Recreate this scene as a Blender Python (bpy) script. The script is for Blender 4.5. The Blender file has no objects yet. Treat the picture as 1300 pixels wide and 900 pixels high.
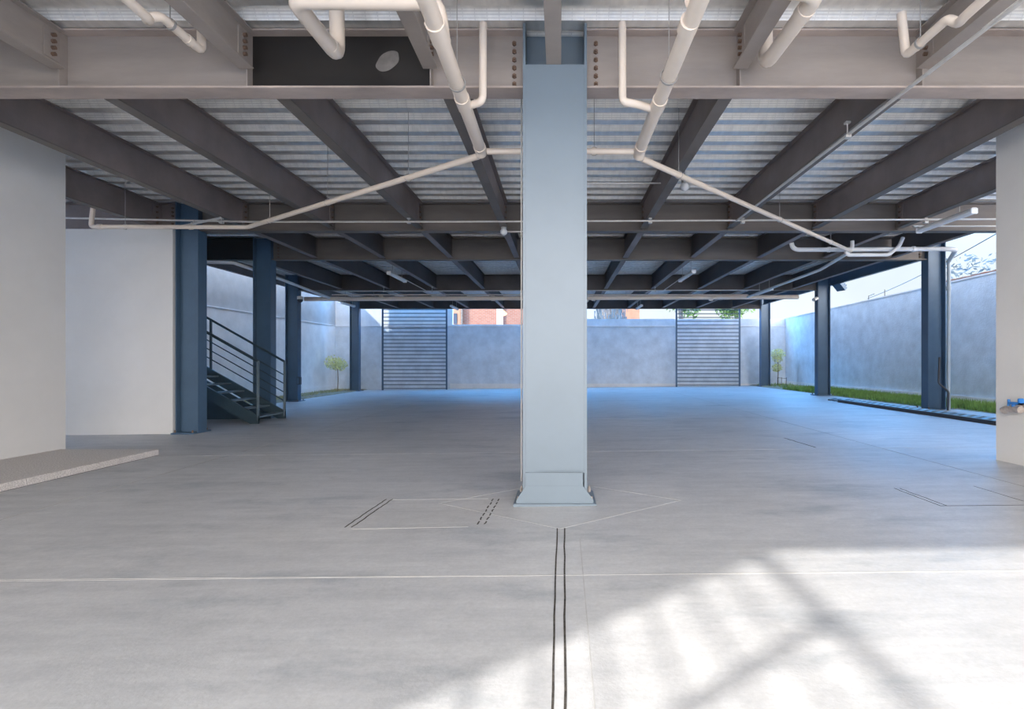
import bpy, bmesh, math, random
from mathutils import Vector, Matrix
random.seed(7)
SC = bpy.context.scene
COL = SC.collection

# ------------------------------------------------------------------ camera, sky, sun, exposure
H = 1.25                                   # eye height; heights below are given relative to the eye and lifted by H
F = 650.0                                  # focal length in pixels of a 1300 x 900 frame
cd = bpy.data.cameras.new('camera'); cam = bpy.data.objects.new('camera', cd); COL.objects.link(cam)
cam.location = (0, 0, H); cam.rotation_euler = (math.pi/2, 0, 0)
cd.sensor_fit = 'HORIZONTAL'; cd.sensor_width = 36; cd.lens = 36*F/1300
cd.shift_x = -61/1300; cd.shift_y = 9/1300; cd.clip_start = .05; cd.clip_end = 400
SC.camera = cam

w = bpy.data.worlds.new('sky'); SC.world = w; w.use_nodes = True
nt = w.node_tree; nt.nodes.clear()
def wn(t, **k):
    n = nt.nodes.new(t)
    for a, b in k.items(): setattr(n, a, b)
    return n
SKY = 1.0
tc = wn('ShaderNodeTexCoord'); sp = wn('ShaderNodeSeparateXYZ'); nt.links.new(tc.outputs['Generated'], sp.inputs[0])
r1 = wn('ShaderNodeValToRGB'); r1.color_ramp.interpolation = 'EASE'
def ramp(r, stops):
    e = r.color_ramp.elements
    while len(e) > 1: e.remove(e[-1])
    e[0].position = stops[0][0]; e[0].color = (*stops[0][1], 1)
    for p, c in stops[1:]:
        x = e.new(p); x.color = (*c, 1)
ramp(r1, [(0, (.36,.385,.40)), (.17, (.33,.375,.41)), (.33, (.66,2.6,5.9)), (1, (.66,2.3,5.1))])          # far side: hazy horizon, blue overhead
r2 = wn('ShaderNodeValToRGB'); r2.color_ramp.interpolation = 'EASE'
ramp(r2, [(0, (3.4,3.12,2.9)), (.36, (3.4,3.15,2.95)), (.56, (.72,.72,.73)), (1, (.5,.55,.6))])                                   # sun side: white horizon band brightened to push fill deep indoors
nt.links.new(sp.outputs['Z'], r1.inputs[0]); nt.links.new(sp.outputs['Z'], r2.inputs[0])
mr = wn('ShaderNodeMapRange', interpolation_type='SMOOTHSTEP')
mr.inputs['From Min'].default_value = -.15; mr.inputs['From Max'].default_value = .4
nt.links.new(sp.outputs['Y'], mr.inputs['Value'])
mx = wn('ShaderNodeMix', data_type='RGBA')
nt.links.new(mr.outputs[0], mx.inputs[0]); nt.links.new(r2.outputs[0], mx.inputs[6]); nt.links.new(r1.outputs[0], mx.inputs[7])
nz = wn('ShaderNodeTexNoise'); nz.inputs['Scale'].default_value = 5; nz.inputs['Detail'].default_value = 5
nt.links.new(tc.outputs['Generated'], nz.inputs['Vector'])
mr2 = wn('ShaderNodeMapRange'); mr2.inputs['From Min'].default_value = .4; mr2.inputs['From Max'].default_value = .75
mr2.inputs['To Min'].default_value = .94; mr2.inputs['To Max'].default_value = 1.12
nt.links.new(nz.outputs[0], mr2.inputs['Value'])
vm = wn('ShaderNodeVectorMath', operation='SCALE'); nt.links.new(mx.outputs[2], vm.inputs[0]); nt.links.new(mr2.outputs[0], vm.inputs['Scale'])
bg = wn('ShaderNodeBackground'); bg.inputs['Strength'].default_value = SKY
nt.links.new(vm.outputs[0], bg.inputs[0])
wo = wn('ShaderNodeOutputWorld'); nt.links.new(bg.outputs[0], wo.inputs[0])

SUN = Vector((.8, .6, -.8)).normalized()   # direction the sunlight travels
sl = bpy.data.lights.new('sun', 'SUN'); so = bpy.data.objects.new('sun', sl); COL.objects.link(so)
so.rotation_euler = SUN.to_track_quat('-Z', 'Y').to_euler(); so.location = (-20, -18, 22)
sl.energy = 2.15; sl.color = (1, .95, .88); sl.angle = math.radians(1.3)

vs = SC.view_settings; vs.view_transform = 'Standard'; vs.look = 'None'; vs.exposure = 1.42; vs.gamma = 1; vs.use_curve_mapping = False
SC.cycles.max_bounces = 10; SC.cycles.diffuse_bounces = 6; SC.cycles.use_denoising = True
SC.cycles.sample_clamp_indirect = 8

# ------------------------------------------------------------------ materials
def mat(name, col, rough=.6, metal=0, var=.12, scale=3.0, bump=0, bscale=None, spec=.5, col2=None, stretch=None, detail=6):
    m = bpy.data.materials.new(name); m.use_nodes = True
    t = m.node_tree; b = t.nodes['Principled BSDF']
    b.inputs['Roughness'].default_value = rough; b.inputs['Metallic'].default_value = metal
    b.inputs['Specular IOR Level'].default_value = spec
    c = t.nodes.new('ShaderNodeTexCoord'); mp = t.nodes.new('ShaderNodeMapping'); t.links.new(c.outputs['Object'], mp.inputs[0])
    if stretch: mp.inputs['Scale'].default_value = stretch
    n = t.nodes.new('ShaderNodeTexNoise'); n.inputs['Scale'].default_value = scale; n.inputs['Detail'].default_value = detail
    n.inputs['Roughness'].default_value = .62
    t.links.new(mp.outputs[0], n.inputs['Vector'])
    r = t.nodes.new('ShaderNodeValToRGB')
    a = col2 or tuple(max(0, x*(1-var*1.6)) for x in col); z = col if col2 else tuple(x*(1+var) for x in col)
    ramp(r, [(.3, a), (.68, z)])
    t.links.new(n.outputs[0], r.inputs[0]); t.links.new(r.outputs[0], b.inputs['Base Color'])
    if bump:
        n2 = t.nodes.new('ShaderNodeTexNoise'); n2.inputs['Scale'].default_value = bscale or scale*20; n2.inputs['Detail'].default_value = 4
        t.links.new(c.outputs['Object'], n2.inputs['Vector'])
        bp = t.nodes.new('ShaderNodeBump'); bp.inputs['Strength'].default_value = bump; bp.inputs['Distance'].default_value = .02
        t.links.new(n2.outputs[0], bp.inputs['Height']); t.links.new(bp.outputs[0], b.inputs['Normal'])
    return m

def floor_mat():
    m = bpy.data.materials.new('trowelled_concrete'); m.use_nodes = True
    t = m.node_tree; b = t.nodes['Principled BSDF']; b.inputs['Roughness'].default_value = .5; b.inputs['Specular IOR Level'].default_value = .5
    c = t.nodes.new('ShaderNodeTexCoord')
    def noise(s, d, st=(1,1,1), ro=.6):
        mp = t.nodes.new('ShaderNodeMapping'); mp.inputs['Scale'].default_value = st; t.links.new(c.outputs['Object'], mp.inputs[0])
        n = t.nodes.new('ShaderNodeTexNoise'); n.inputs['Scale'].default_value = s; n.inputs['Detail'].default_value = d; n.inputs['Roughness'].default_value = ro
        t.links.new(mp.outputs[0], n.inputs['Vector']); return n.outputs[0]
    def rm(f, stops):
        r = t.nodes.new('ShaderNodeValToRGB'); ramp(r, stops); t.links.new(f, r.inputs[0]); return r.outputs[0]
    def mul(x, y):
        k = t.nodes.new('ShaderNodeMix'); k.data_type = 'RGBA'; k.blend_type = 'MULTIPLY'; k.inputs[0].default_value = 1
        t.links.new(x, k.inputs[6]); t.links.new(y, k.inputs[7]); return k.outputs[2]
    base = rm(noise(.55, 5), [(.3, (.46,.465,.475)), (.7, (.575,.575,.58))])
    fine = rm(noise(38, 6, (1,1,1), .75), [(.25, (.86,.86,.86)), (.7, (1.04,1.04,1.04))])
    streak = rm(noise(2.2, 6, (.35,3.2,1), .7), [(.3, (.84,.845,.86)), (.62, (1,1,1))])
    stain = rm(noise(.9, 7, (.7,1.7,1), .68), [(.33, (.74,.77,.80)), (.46, (1,1,1))])
    spots = rm(noise(3.1, 3, (1,1,1), .5), [(.22, (.80,.81,.83)), (.28, (1,1,1))])
    mid = rm(noise(5.5, 9, (.8,1.3,1), .75), [(.3, (.88,.885,.89)), (.65, (1.03,1.03,1.03))])
    o = mul(mul(mul(mul(mul(base, fine), mid), streak), stain), spots)
    t.links.new(o, b.inputs['Base Color'])
    bp = t.nodes.new('ShaderNodeBump'); bp.inputs['Strength'].default_value = .12; bp.inputs['Distance'].default_value = .01
    t.links.new(noise(60, 4), bp.inputs['Height']); t.links.new(bp.outputs[0], b.inputs['Normal'])
    return m

def deck_mat(emboss):
    m = bpy.data.materials.new('embossed_galvanised_deck' if emboss else 'galvanised_deck'); m.use_nodes = True
    t = m.node_tree; b = t.nodes['Principled BSDF']; b.inputs['Roughness'].default_value = .38; b.inputs['Metallic'].default_value = .1 if emboss else .8  # front-lit brightness of the webs put into a less metallic finish
    c = t.nodes.new('ShaderNodeTexCoord')
    n = t.nodes.new('ShaderNodeTexNoise'); n.inputs['Scale'].default_value = 9; n.inputs['Detail'].default_value = 5
    mp = t.nodes.new('ShaderNodeMapping'); mp.inputs['Scale'].default_value = (1.4,.4,1); t.links.new(c.outputs['Object'], mp.inputs[0]); t.links.new(mp.outputs[0], n.inputs['Vector'])
    r = t.nodes.new('ShaderNodeValToRGB'); ramp(r, [(.3, (.80,.80,.785)), (.7, (.97,.965,.94))]); t.links.new(n.outputs[0], r.inputs[0])
    if not emboss:
        t.links.new(r.outputs[0], b.inputs['Base Color']); return m
    br = t.nodes.new('ShaderNodeTexBrick'); br.inputs['Scale'].default_value = 1; br.offset = 0
    br.inputs['Brick Width'].default_value = .105; br.inputs['Row Height'].default_value = .0125; br.inputs['Mortar Size'].default_value = .004; br.inputs['Mortar Smooth'].default_value = .4
    t.links.new(c.outputs['Object'], br.inputs['Vector'])
    mxx = t.nodes.new('ShaderNodeMix'); mxx.data_type = 'RGBA'; mxx.blend_type = 'MULTIPLY'; mxx.inputs[0].default_value = 1
    r3 = t.nodes.new('ShaderNodeValToRGB'); ramp(r3, [(0, (1,1,1)), (1, (.80,.80,.81))]); t.links.new(br.outputs['Fac'], r3.inputs[0])
    t.links.new(r.outputs[0], mxx.inputs[6]); t.links.new(r3.outputs[0], mxx.inputs[7]); t.links.new(mxx.outputs[2], b.inputs['Base Color'])
    bp = t.nodes.new('ShaderNodeBump'); bp.inputs['Strength'].default_value = .35; bp.inputs['Distance'].default_value = .004
    t.links.new(br.outputs['Fac'], bp.inputs['Height']); t.links.new(bp.outputs[0], b.inputs['Normal'])
    return m

def brick_mat():
    m = bpy.data.materials.new('red_brick'); m.use_nodes = True
    t = m.node_tree; b = t.nodes['Principled BSDF']; b.inputs['Roughness'].default_value = .9
    c = t.nodes.new('ShaderNodeTexCoord'); mp = t.nodes.new('ShaderNodeMapping'); mp.inputs['Rotation'].default_value = (math.pi/2, 0, 0)
    t.links.new(c.outputs['Object'], mp.inputs[0])
    br = t.nodes.new('ShaderNodeTexBrick'); br.inputs['Scale'].default_value = 1; br.inputs['Brick Width'].default_value = .26; br.inputs['Row Height'].default_value = .09
    br.inputs['Mortar Size'].default_value = .012
    br.inputs['Color1'].default_value = (.30,.115,.07,1); br.inputs['Color2'].default_value = (.36,.16,.10,1); br.inputs['Mortar'].default_value = (.30,.22,.18,1)
    t.links.new(mp.outputs[0], br.inputs['Vector']); t.links.new(br.outputs[0], b.inputs['Base Color'])
    return m

M = dict(
    floor=floor_mat(), deck=deck_mat(False), deck_web=deck_mat(True), brick=brick_mat(),
    plaster=mat('smooth_plaster', (.65,.65,.645), .8, var=.03, scale=1.2, bump=.06, bscale=40, spec=.2),
    stucco=mat('rough_stucco', (.63,.70,.77), .9, var=.10, scale=2.2, bump=.5, bscale=22, spec=.2, detail=9),
    stucco_shade=mat('glare_dimmed_stucco', (.42,.425,.43), .9, var=.08, scale=2.2, bump=.3, bscale=22, spec=.2),  # dimmed copy of the pale stucco, offsets glare from the roof gap
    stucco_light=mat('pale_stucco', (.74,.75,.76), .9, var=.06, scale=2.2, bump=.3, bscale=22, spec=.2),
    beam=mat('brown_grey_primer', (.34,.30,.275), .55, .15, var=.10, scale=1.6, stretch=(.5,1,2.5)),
    beam_dark=mat('dark_brown_steel', (.165,.145,.132), .55, .15, var=.14, scale=1.6, stretch=(.5,1,2.5)),  # darker tone of the front beam colour, for beams further back
    joist_dark=mat('near_black_steel', (.085,.078,.08), .55, .15, var=.14, scale=1.4),  # darkest tone, for the rear beams and joists beyond the second beam
    flange=mat('pinkish_uplit_primer', (.44,.37,.335), .6, .1, var=.16, scale=3, stretch=(.4,1,1)),  # paler than the web; light from below put into the flange colour
    dark=mat('black_beam_tone', (.016,.014,.013), .5, .1, var=.3, scale=1.2, stretch=(.6,1,1)),
    patch=mat('grey_patch', (.22,.205,.195), .6, var=.15, scale=9),
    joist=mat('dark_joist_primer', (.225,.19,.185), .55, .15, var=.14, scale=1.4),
    column=mat('pale_blue_grey_paint', (.145,.19,.235), .45, .0, var=.04, scale=1.5),
    slate=mat('slate_blue_paint', (.066,.122,.195), .42, .1, var=.08, scale=1.5),
    screen=mat('dark_blue_screen_paint', (.04,.075,.125), .5, .0, var=.08, scale=2),
    teal=mat('dark_teal_paint', (.045,.075,.095), .4, .2, var=.1, scale=3),
    tread=mat('worn_tread_paint', (.13,.18,.215), .5, .1, var=.12, scale=6),
    bolt=mat('rusty_bolt', (.20,.13,.095), .6, .4, var=.3, scale=30),
    pvc=mat('cream_pvc', (.74,.65,.565), .38, var=.03, scale=4),
    pvc_grey=mat('white_pvc', (.72,.73,.74), .38, var=.03, scale=4),
    conduit=mat('galvanised_conduit', (.62,.61,.59), .4, .35, var=.08, scale=6),
    pipe_blue=mat('blue_grey_pipe', (.36,.42,.47), .45, var=.05, scale=4),
    rod=mat('hanger_wire', (.42,.41,.40), .5, .5, var=.1),
    white=mat('white_enamel', (.82,.83,.84), .35, var=.02),
    dark_metal=mat('dark_device_metal', (.05,.055,.065), .45, .3, var=.1),
    gravel=mat('exposed_aggregate', (.62,.59,.575), .9, var=.2, scale=70, bump=1.0, bscale=55, spec=.2),
    joint=mat('pale_joint_mortar', (.43,.428,.425), .9, var=.1, scale=8),
    cut=mat('black_saw_cut', (.055,.048,.042), .9, var=.5, scale=30),
    seam=mat('fine_grey_joint', (.30,.30,.30), .9, var=.2, scale=20),
    patch_c=mat('newer_concrete', (.57,.56,.545), .7, var=.06, scale=4, spec=.3),
    drain=mat('weathered_drain_cover', (.20,.28,.34), .5, .2, var=.3, scale=6),
    soil=mat('dry_soil', (.27,.24,.17), .95, var=.3, scale=7, bump=.6, bscale=25),
    grass=mat('lawn_grass', (.22,.36,.10), .8, var=.35, scale=5, spec=.2),
    grass_dry=mat('dry_grass', (.36,.36,.16), .85, var=.3, scale=6, spec=.2),
    leaf=mat('pale_yellow_leaf', (.68,.70,.34), .7, var=.3, scale=14, spec=.2),
    leaf_g=mat('green_leaf', (.13,.22,.07), .75, var=.35, scale=3, spec=.2),
    leaf_b=mat('hazy_leaf', (.13,.18,.21), .8, var=.25, scale=3, spec=.2),
    bark=mat('grey_bark', (.20,.18,.16), .9, var=.3, scale=12),
    house=mat('white_house_paint', (.45,.45,.44), .85, var=.04),
    orange=mat('terracotta_paint', (.40,.22,.14), .85, var=.08),
    blue=mat('blue_valve_lever', (.03,.19,.55), .4, var=.05),
    brass=mat('worn_brass', (.52,.46,.42), .4, .5, var=.15, scale=30),
    glass=mat('dark_window', (.06,.07,.09), .15, var=.05),
    green=mat('green_painted_edge', (.06,.16,.15), .5, .1, var=.1),
)
def glow(name, col, e):
    m = bpy.data.materials.new(name); m.use_nodes = True; b = m.node_tree.nodes['Principled BSDF']
    b.inputs['Base Color'].default_value = (*col, 1); b.inputs['Emission Color'].default_value = (*col, 1); b.inputs['Emission Strength'].default_value = e
    return m
M['warm'] = glow('lit_warm_lamp', (1, .62, .32), 1.0)

# ------------------------------------------------------------------ helpers
class MB:
    """collects shapes in world coordinates (z relative to the eye + H) and links them as one mesh object"""
    def __init__(s): s.bm = bmesh.new()
    def box(s, x0, x1, y0, y1, z0, z1, bev=0):
        r = bmesh.ops.create_cube(s.bm, size=1)
        vs_ = r['verts']
        bmesh.ops.scale(s.bm, vec=(abs(x1-x0), abs(y1-y0), abs(z1-z0)), verts=vs_)
        bmesh.ops.translate(s.bm, vec=((x0+x1)/2, (y0+y1)/2, (z0+z1)/2), verts=vs_)
        if bev:
            es = list({e for v in vs_ for e in v.link_edges})
            bmesh.ops.bevel(s.bm, geom=es, offset=bev, segments=2, affect='EDGES')
        return s
    def prism(s, poly, axis, a, b):
        """polygon in the two other axes, extruded along axis from a to b"""
        def P(u, v, t):
            return {'x': (t, u, v), 'y': (u, t, v), 'z': (u, v, t)}[axis]
        A = [s.bm.verts.new(P(u, v, a)) for u, v in poly]; B = [s.bm.verts.new(P(u, v, b)) for u, v in poly]
        n = len(poly)
        s.bm.faces.new(A); s.bm.faces.new(B[::-1])
        for i in range(n): s.bm.faces.new((A[i], B[i], B[(i+1) % n], A[(i+1) % n]))
        return s
    def cyl(s, p, q, r, seg=14, r2=None, caps=True):
        p = Vector(p); q = Vector(q); d = q-p
        m = Matrix.Translation((p+q)/2) @ d.to_track_quat('Z', 'Y').to_matrix().to_4x4()
        bmesh.ops.create_cone(s.bm, cap_ends=caps, segments=seg, radius1=r, radius2=r if r2 is None else r2, depth=d.length, matrix=m)
        return s
    def bar(s, p, q, wd, ht):
        p = Vector(p); q = Vector(q); d = q-p
        m = Matrix.Translation((p+q)/2) @ d.to_track_quat('Y', 'Z').to_matrix().to_4x4() @ Matrix.Diagonal((wd, d.length, ht, 1))
        bmesh.ops.create_cube(s.bm, size=1, matrix=m); return s
    def ball(s, c, r, sx=1, sy=1, sz=1, seg=14):
        bmesh.ops.create_uvsphere(s.bm, u_segments=seg, v_segments=seg//2+2, radius=r, matrix=Matrix.Translation(c) @ Matrix.Diagonal((sx, sy, sz, 1))); return s
    def tube(s, pts, r, bend=None, seg=14):
        """pipe along a polyline with rounded bends, one continuous surface"""
        pts = [Vector(p) for p in pts]; bend = r*1.6 if bend is None else bend
        path = [pts[0]]
        for i in range(1, len(pts)-1):
            a, b, c = pts[i-1], pts[i], pts[i+1]
            k = min(bend, (b-a).length*.49, (c-b).length*.49)
            p0 = b+(a-b).normalized()*k; p1 = b+(c-b).normalized()*k
            for t in (0, .25, .5, .75, 1): path.append(p0*(1-t)**2+b*2*t*(1-t)+p1*t*t)
        path.append(pts[-1])
        ref = None; rings = []
        for i, p in enumerate(path):
            d = (path[min(i+1, len(path)-1)]-path[max(i-1, 0)]).normalized()
            if ref is None: ref = d.orthogonal().normalized()
            ref = (ref-d*ref.dot(d)).normalized(); u = d.cross(ref)
            rings.append([s.bm.verts.new(p+(ref*math.cos(a)+u*math.sin(a))*r) for a in (2*math.pi*j/seg for j in range(seg))])
        for A, B in zip(rings, rings[1:]):
            for j in range(seg): s.bm.faces.new((A[j], A[(j+1) % seg], B[(j+1) % seg], B[j]))
        s.bm.faces.new(rings[0][::-1]); s.bm.faces.new(rings[-1])
        return s
    def build(s, name, m, parent=None, smooth=False):
        bmesh.ops.recalc_face_normals(s.bm, faces=s.bm.faces)
        off = parent_loc(parent)
        if off: bmesh.ops.translate(s.bm, vec=-off, verts=s.bm.verts)
        me = bpy.data.meshes.new(name); s.bm.to_mesh(me); s.bm.free()
        me.materials.append(m)
        if smooth:
            for f in me.polygons: f.use_smooth = True
            me.set_sharp_from_angle(angle=math.radians(40))
        o = bpy.data.objects.new(name, me); COL.objects.link(o)
        if parent: o.parent = parent
        return o
def parent_loc(p):
    v = Vector((0, 0, 0))
    while p: v += p.location; p = p.parent
    return v
def tag(o, label=None, cat=None, group=None, kind=None):
    if label: o['label'] = label
    if cat: o['category'] = cat
    if group: o['group'] = group
    if kind: o['kind'] = kind
    return o
def thing(name, loc, label, cat, group=None, kind='thing'):
    o = bpy.data.objects.new(name, None); COL.objects.link(o); o.location = loc; o.empty_display_size = .2
    return tag(o, label, cat, group, kind)
def struct(o): o['kind'] = 'structure'; return o
def copy_thing(root, loc, label):
    r = root.copy(); COL.objects.link(r); r.location = loc; r['label'] = label
    for ch in root.children:
        c = ch.copy(); COL.objects.link(c); c.parent = r
        for g in ch.children:
            d = g.copy(); COL.objects.link(d); d.parent = c
    return r
def Z(h): return h+H
def fz(x): return .0115*x                  # the slab falls gently towards the staircase side
def at(px, py, D): return Vector(((px-711)/F*D, D, Z((459-py)/F*D)))
def fp(px, py):                            # a point of the slab
    k = (py-459)/F; s = (px-711)/F
    D = H/(k+.0115*s); return Vector((s*D, D, fz(s*D)))

# rows of the frame (distance from the eye)
R1, R2, R3, R4, R5 = 4.63, 9.58, 12.27, 17.46, 23.55
ZB, ZT, ZDECK = Z(2.425), Z(2.95), Z(2.955)
ROOF0, ROOF1, ROOFL, ROOFR = .47, 23.7, -9.65, 9.4
WB = 24.7                                 # back boundary wall
XL, XR = -10.83, 10.87                      # side boundary walls

# ------------------------------------------------------------------ floor and its joints
bm = MB()
v = [bm.bm.verts.new((x, y, fz(x)+d)) for d in (0, -.25) for x, y in ((-16, -18), (16, -18), (16, 40), (-16, 40))]
for f in ((0,1,2,3), (7,6,5,4), (0,4,5,1), (1,5,6,2), (2,6,7,3), (3,7,4,0)): bm.bm.faces.new([v[i] for i in f])
floor = struct(bm.build('floor', M['floor']))
def strip(mb, pts, wd, z=.0015):
    for a, b in zip(pts, pts[1:]):
        a = Vector((a[0], a[1])); b = Vector((b[0], b[1])); d = (b-a).normalized(); n = Vector((-d.y, d.x))*wd/2
        q = [a-n, b-n, b+n, a+n]
        top = [mb.bm.verts.new((p.x, p.y, fz(p.x)+z)) for p in q]; bot = [mb.bm.verts.new((p.x, p.y, fz(p.x)-.004)) for p in q]
        mb.bm.faces.new(top)
        for i in range(4): mb.bm.faces.new((top[i], bot[i], bot[(i+1) % 4], top[(i+1) % 4]))
def wob(x0, y0, x1, y1, n, a):
    return [(x0+(x1-x0)*i/n+random.uniform(-a, a), y0+(y1-y0)*i/n+random.uniform(-a, a)) for i in range(n+1)]
j = MB()
for D in (3.0, 7.1, 11.1): strip(j, [(-9, D+.02), (9, D-.03)], .009 if D > 4 else .005)
strip(j, [(-6, 3.045), (5, 2.96)], .003)
for X in (-4.6, 4.45): strip(j, [(X, 3.0), (X, 23.9)], .014)
for s_ in (-1, 1):
    strip(j, [(.0, 3.83), (1.08*s_, 4.57), (0, 5.35)], .008)
strip(j, [(-1.58, 3.88), (-.7, 3.9)], .008); strip(j, [(-1.55, 4.7), (-.66, 4.7)], .006)
strip(j, [(.12, 1.2), (.14, 3.6)], .006)
j.build('pale_joint', M['joint'], floor)
j = MB()
strip(j, wob(-.02, 3.84, -.033, 1.2, 14, .003), .009); strip(j, wob(.034, 3.84, .012, 1.2, 14, .003), .010)
for X, e in ((-1.65, .05), (-.64, .03)):
    for k in (0, .055):
        pts = wob(X+k, 3.92, X+e+k, 4.72, 22, .004)
        for i in range(0, 22, 1):
            if X < -1 or i % 3: strip(j, pts[i:i+2], .011)
for k in (0, .05): strip(j, wob(3.2+k, 4.3, 3.2+k, 4.9, 14, .006), .007)
strip(j, wob(3.2, 4.3, 4.6, 4.3, 10, .004), .006)
strip(j, wob(4.0, 4.3, 4.0, 4.95, 8, .004), .005)
strip(j, wob(3.55, 8.1, 3.6, 7.2, 10, .01), .02)
strip(j, wob(-5.64, 7.2, -5.64, 4.0, 20, .006), .012)
j.build('saw_cut', M['cut'], floor)
j = MB(); strip(j, [(4.45, 3), (4.45, 12)], .01, .002)
j.build('fine_joint', M['seam'], floor)

# ------------------------------------------------------------------ walls
def wall(name, x0, x1, y0, y1, z0, z1, m): return struct(MB().box(x0, x1, y0, y1, z0, z1).build(name, m))
PLT = Z(-1.235)                            # platform top
wall('wall_front_left', -7.27, -7.05, -.45, 7.3, -.3, ZDECK, M['plaster'])
wall('wall_front_right', 5.28, 5.5, -1.5, 6.2, -.2, ZDECK, M['plaster'])
wall('wall_partition', -9.2, -7.125, 9.42, 9.5, -.3, Z(2.44), M['plaster'])
wall('wall_entrance', -9.5, -3.97, -.7, -.46, -.3, 7.2, M['plaster'])
def band_wall(name, boxes, ledges, m, m2):
    o = MB()
    for b in boxes: o.box(*b)
    o = struct(o.build(name, m))
    if ledges:
        l = MB()
        for b in ledges: l.box(*b)
        struct(l.build('trim', m2, o))
    return o
ZL = Z(1.72)                               # ledge height on the staircase-side and back walls
wb = band_wall('wall_back', [(XL-.2, XR+.2, WB, WB+.2, -.5, ZL), (-5.2, 1.0, WB, WB+.2, ZL-.01, Z(1.79))],
          [(XL, XR, WB-.03, WB+.02, ZL-.03, ZL+.012), (-5.3, XR, WB-.05, WB+.05, -.3, Z(-1.06))], M['stucco'], M['stucco_light'])
struct(MB().box(XL-.2, -5.2, WB+.03, WB+.2, ZL-.02, Z(3.3)).build('wall_back_upper', M['stucco_light'], wb))
struct(MB().box(1.0, XR+.2, WB+.03, WB+.2, ZL-.02, Z(2.06)).build('wall_back_upper', M['stucco'], wb))
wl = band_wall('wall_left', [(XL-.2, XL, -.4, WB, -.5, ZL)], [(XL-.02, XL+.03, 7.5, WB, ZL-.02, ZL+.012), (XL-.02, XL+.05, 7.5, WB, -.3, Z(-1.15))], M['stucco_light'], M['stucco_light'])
struct(MB().box(XL-.2, XL-.02, 10.2, WB, ZL-.02, Z(3.95)).build('wall_left_upper_sun_block', M['stucco_shade'], wl))  # raised past the roof edge to stop sun slipping under; colour dimmed against glare
struct(MB().box(XL-.2, XL-.02, -.4, 10.2, ZL-.02, 7.5).build('wall_left_upper_sun_block', M['stucco_light'], wl))  # unseen stretch raised high to keep the sun off the partition
wr = MB(); zr = lambda y: Z(2.22-.013*(y-12.5))
wr.prism([(2, -.3), (WB, -.3), (WB, zr(WB)), (2, zr(2))], 'x', XR, XR+.2)
wr = struct(wr.build('wall_right', M['stucco']))
t_ = MB().box(XR-.04, XR+.05, 2, WB, -.1, Z(-.93)); struct(t_.build('plinth', M['stucco_light'], wr))
t_ = MB().prism([(2, zr(2)-.005), (WB, zr(WB)-.005), (WB, zr(WB)+.02), (2, zr(2)+.05)], 'x', XR-.02, XR+.2); struct(t_.build('coping', M['stucco_light'], wr))
t_ = MB()
for i in range(40):
    y = 8+i*.22
    if y < 15: t_.box(XR+.02, XR+.14, y, y+.205, zr(y)+.02, zr(y)+.075+random.uniform(0, .03))
struct(t_.build('brick_course', M['brick'], wr))

# raised aggregate platform
p = MB().prism([(-7.049, -.2), (-5.66, -.2), (-5.66, PLT-.004), (-5.69, PLT), (-7.049, PLT)], 'y', 2.5, 7.22)
tag(p.build('gravel_platform', M['gravel']), 'low exposed-aggregate concrete platform along the foot of the white wall', 'platform', kind='thing')

# ------------------------------------------------------------------ roof deck
def deck(x0, x1, y0, y1):
    m = MB(); P = .305; prof = []; y = y0
    zt = ZDECK+.075
    while y < y1:
        for dy, z in ((0, ZDECK), (.12, ZDECK), (.165, zt), (.26, zt)):
            if y+dy <= y1: prof.append((y+dy, z))
        y += P
    A = [m.bm.verts.new((x0, a, b)) for a, b in prof]; B = [m.bm.verts.new((x1, a, b)) for a, b in prof]
    A2 = [m.bm.verts.new((x0, a, b+.004)) for a, b in prof]; B2 = [m.bm.verts.new((x1, a, b+.004)) for a, b in prof]
    for i in range(len(prof)-1):
        f_ = m.bm.faces.new((A[i], A[i+1], B[i+1], B[i])); f_.material_index = int(abs(prof[i][1]-prof[i+1][1]) > .01)
        m.bm.faces.new((A2[i+1], A2[i], B2[i], B2[i+1]))
    return m
ceiling = struct(deck(ROOFL, ROOFR, ROOF0, ROOF1).build('ceiling', M['deck']))
ceiling.data.materials.append(M['deck_web'])
struct(MB().box(ROOFL, ROOFR, ROOF0, ROOF1, ZDECK+.081, ZDECK+.2).build('ceiling_slab', M['plaster'], ceiling))
struct(MB().box(ROOFL, ROOFR, ROOF0, ROOF1, ZDECK+.2, 8.5).build('unseen_upper_storey', M['plaster']))  # out of view; added to shade the lawn-side wall from the sun

# ------------------------------------------------------------------ columns
def hcolumn(name, x, y, label, W=.40, Dp=.24, m=None, top=None, plate=.6):
    m = m or M['slate']; g = fz(x); top = top or ZT
    t = thing(name, (x, y, g), label, 'column')
    for s_ in (-1, 1):
        MB().box(x+s_*W/2-.011, x+s_*W/2+.011, y-Dp/2, y+Dp/2, g, top, .003).build('flange', m, t)
    MB().box(x-W/2+.011, x+W/2-.011, y-.012, y+.012, g, top).build('web', m, t)
    MB().box(x-plate/2, x+plate/2, y-.24, y+.24, g-.02, g+.025, .004).build('base_plate', m, t)
    for sx in (-1, 1):
        for sy in (-1, 1):
            MB().cyl((x+sx*(plate/2-.05), y+sy*.19, g+.02), (x+sx*(plate/2-.05), y+sy*.19, g+.07), .014, 8).build('anchor_bolt', M['bolt'], t)
    return t
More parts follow.
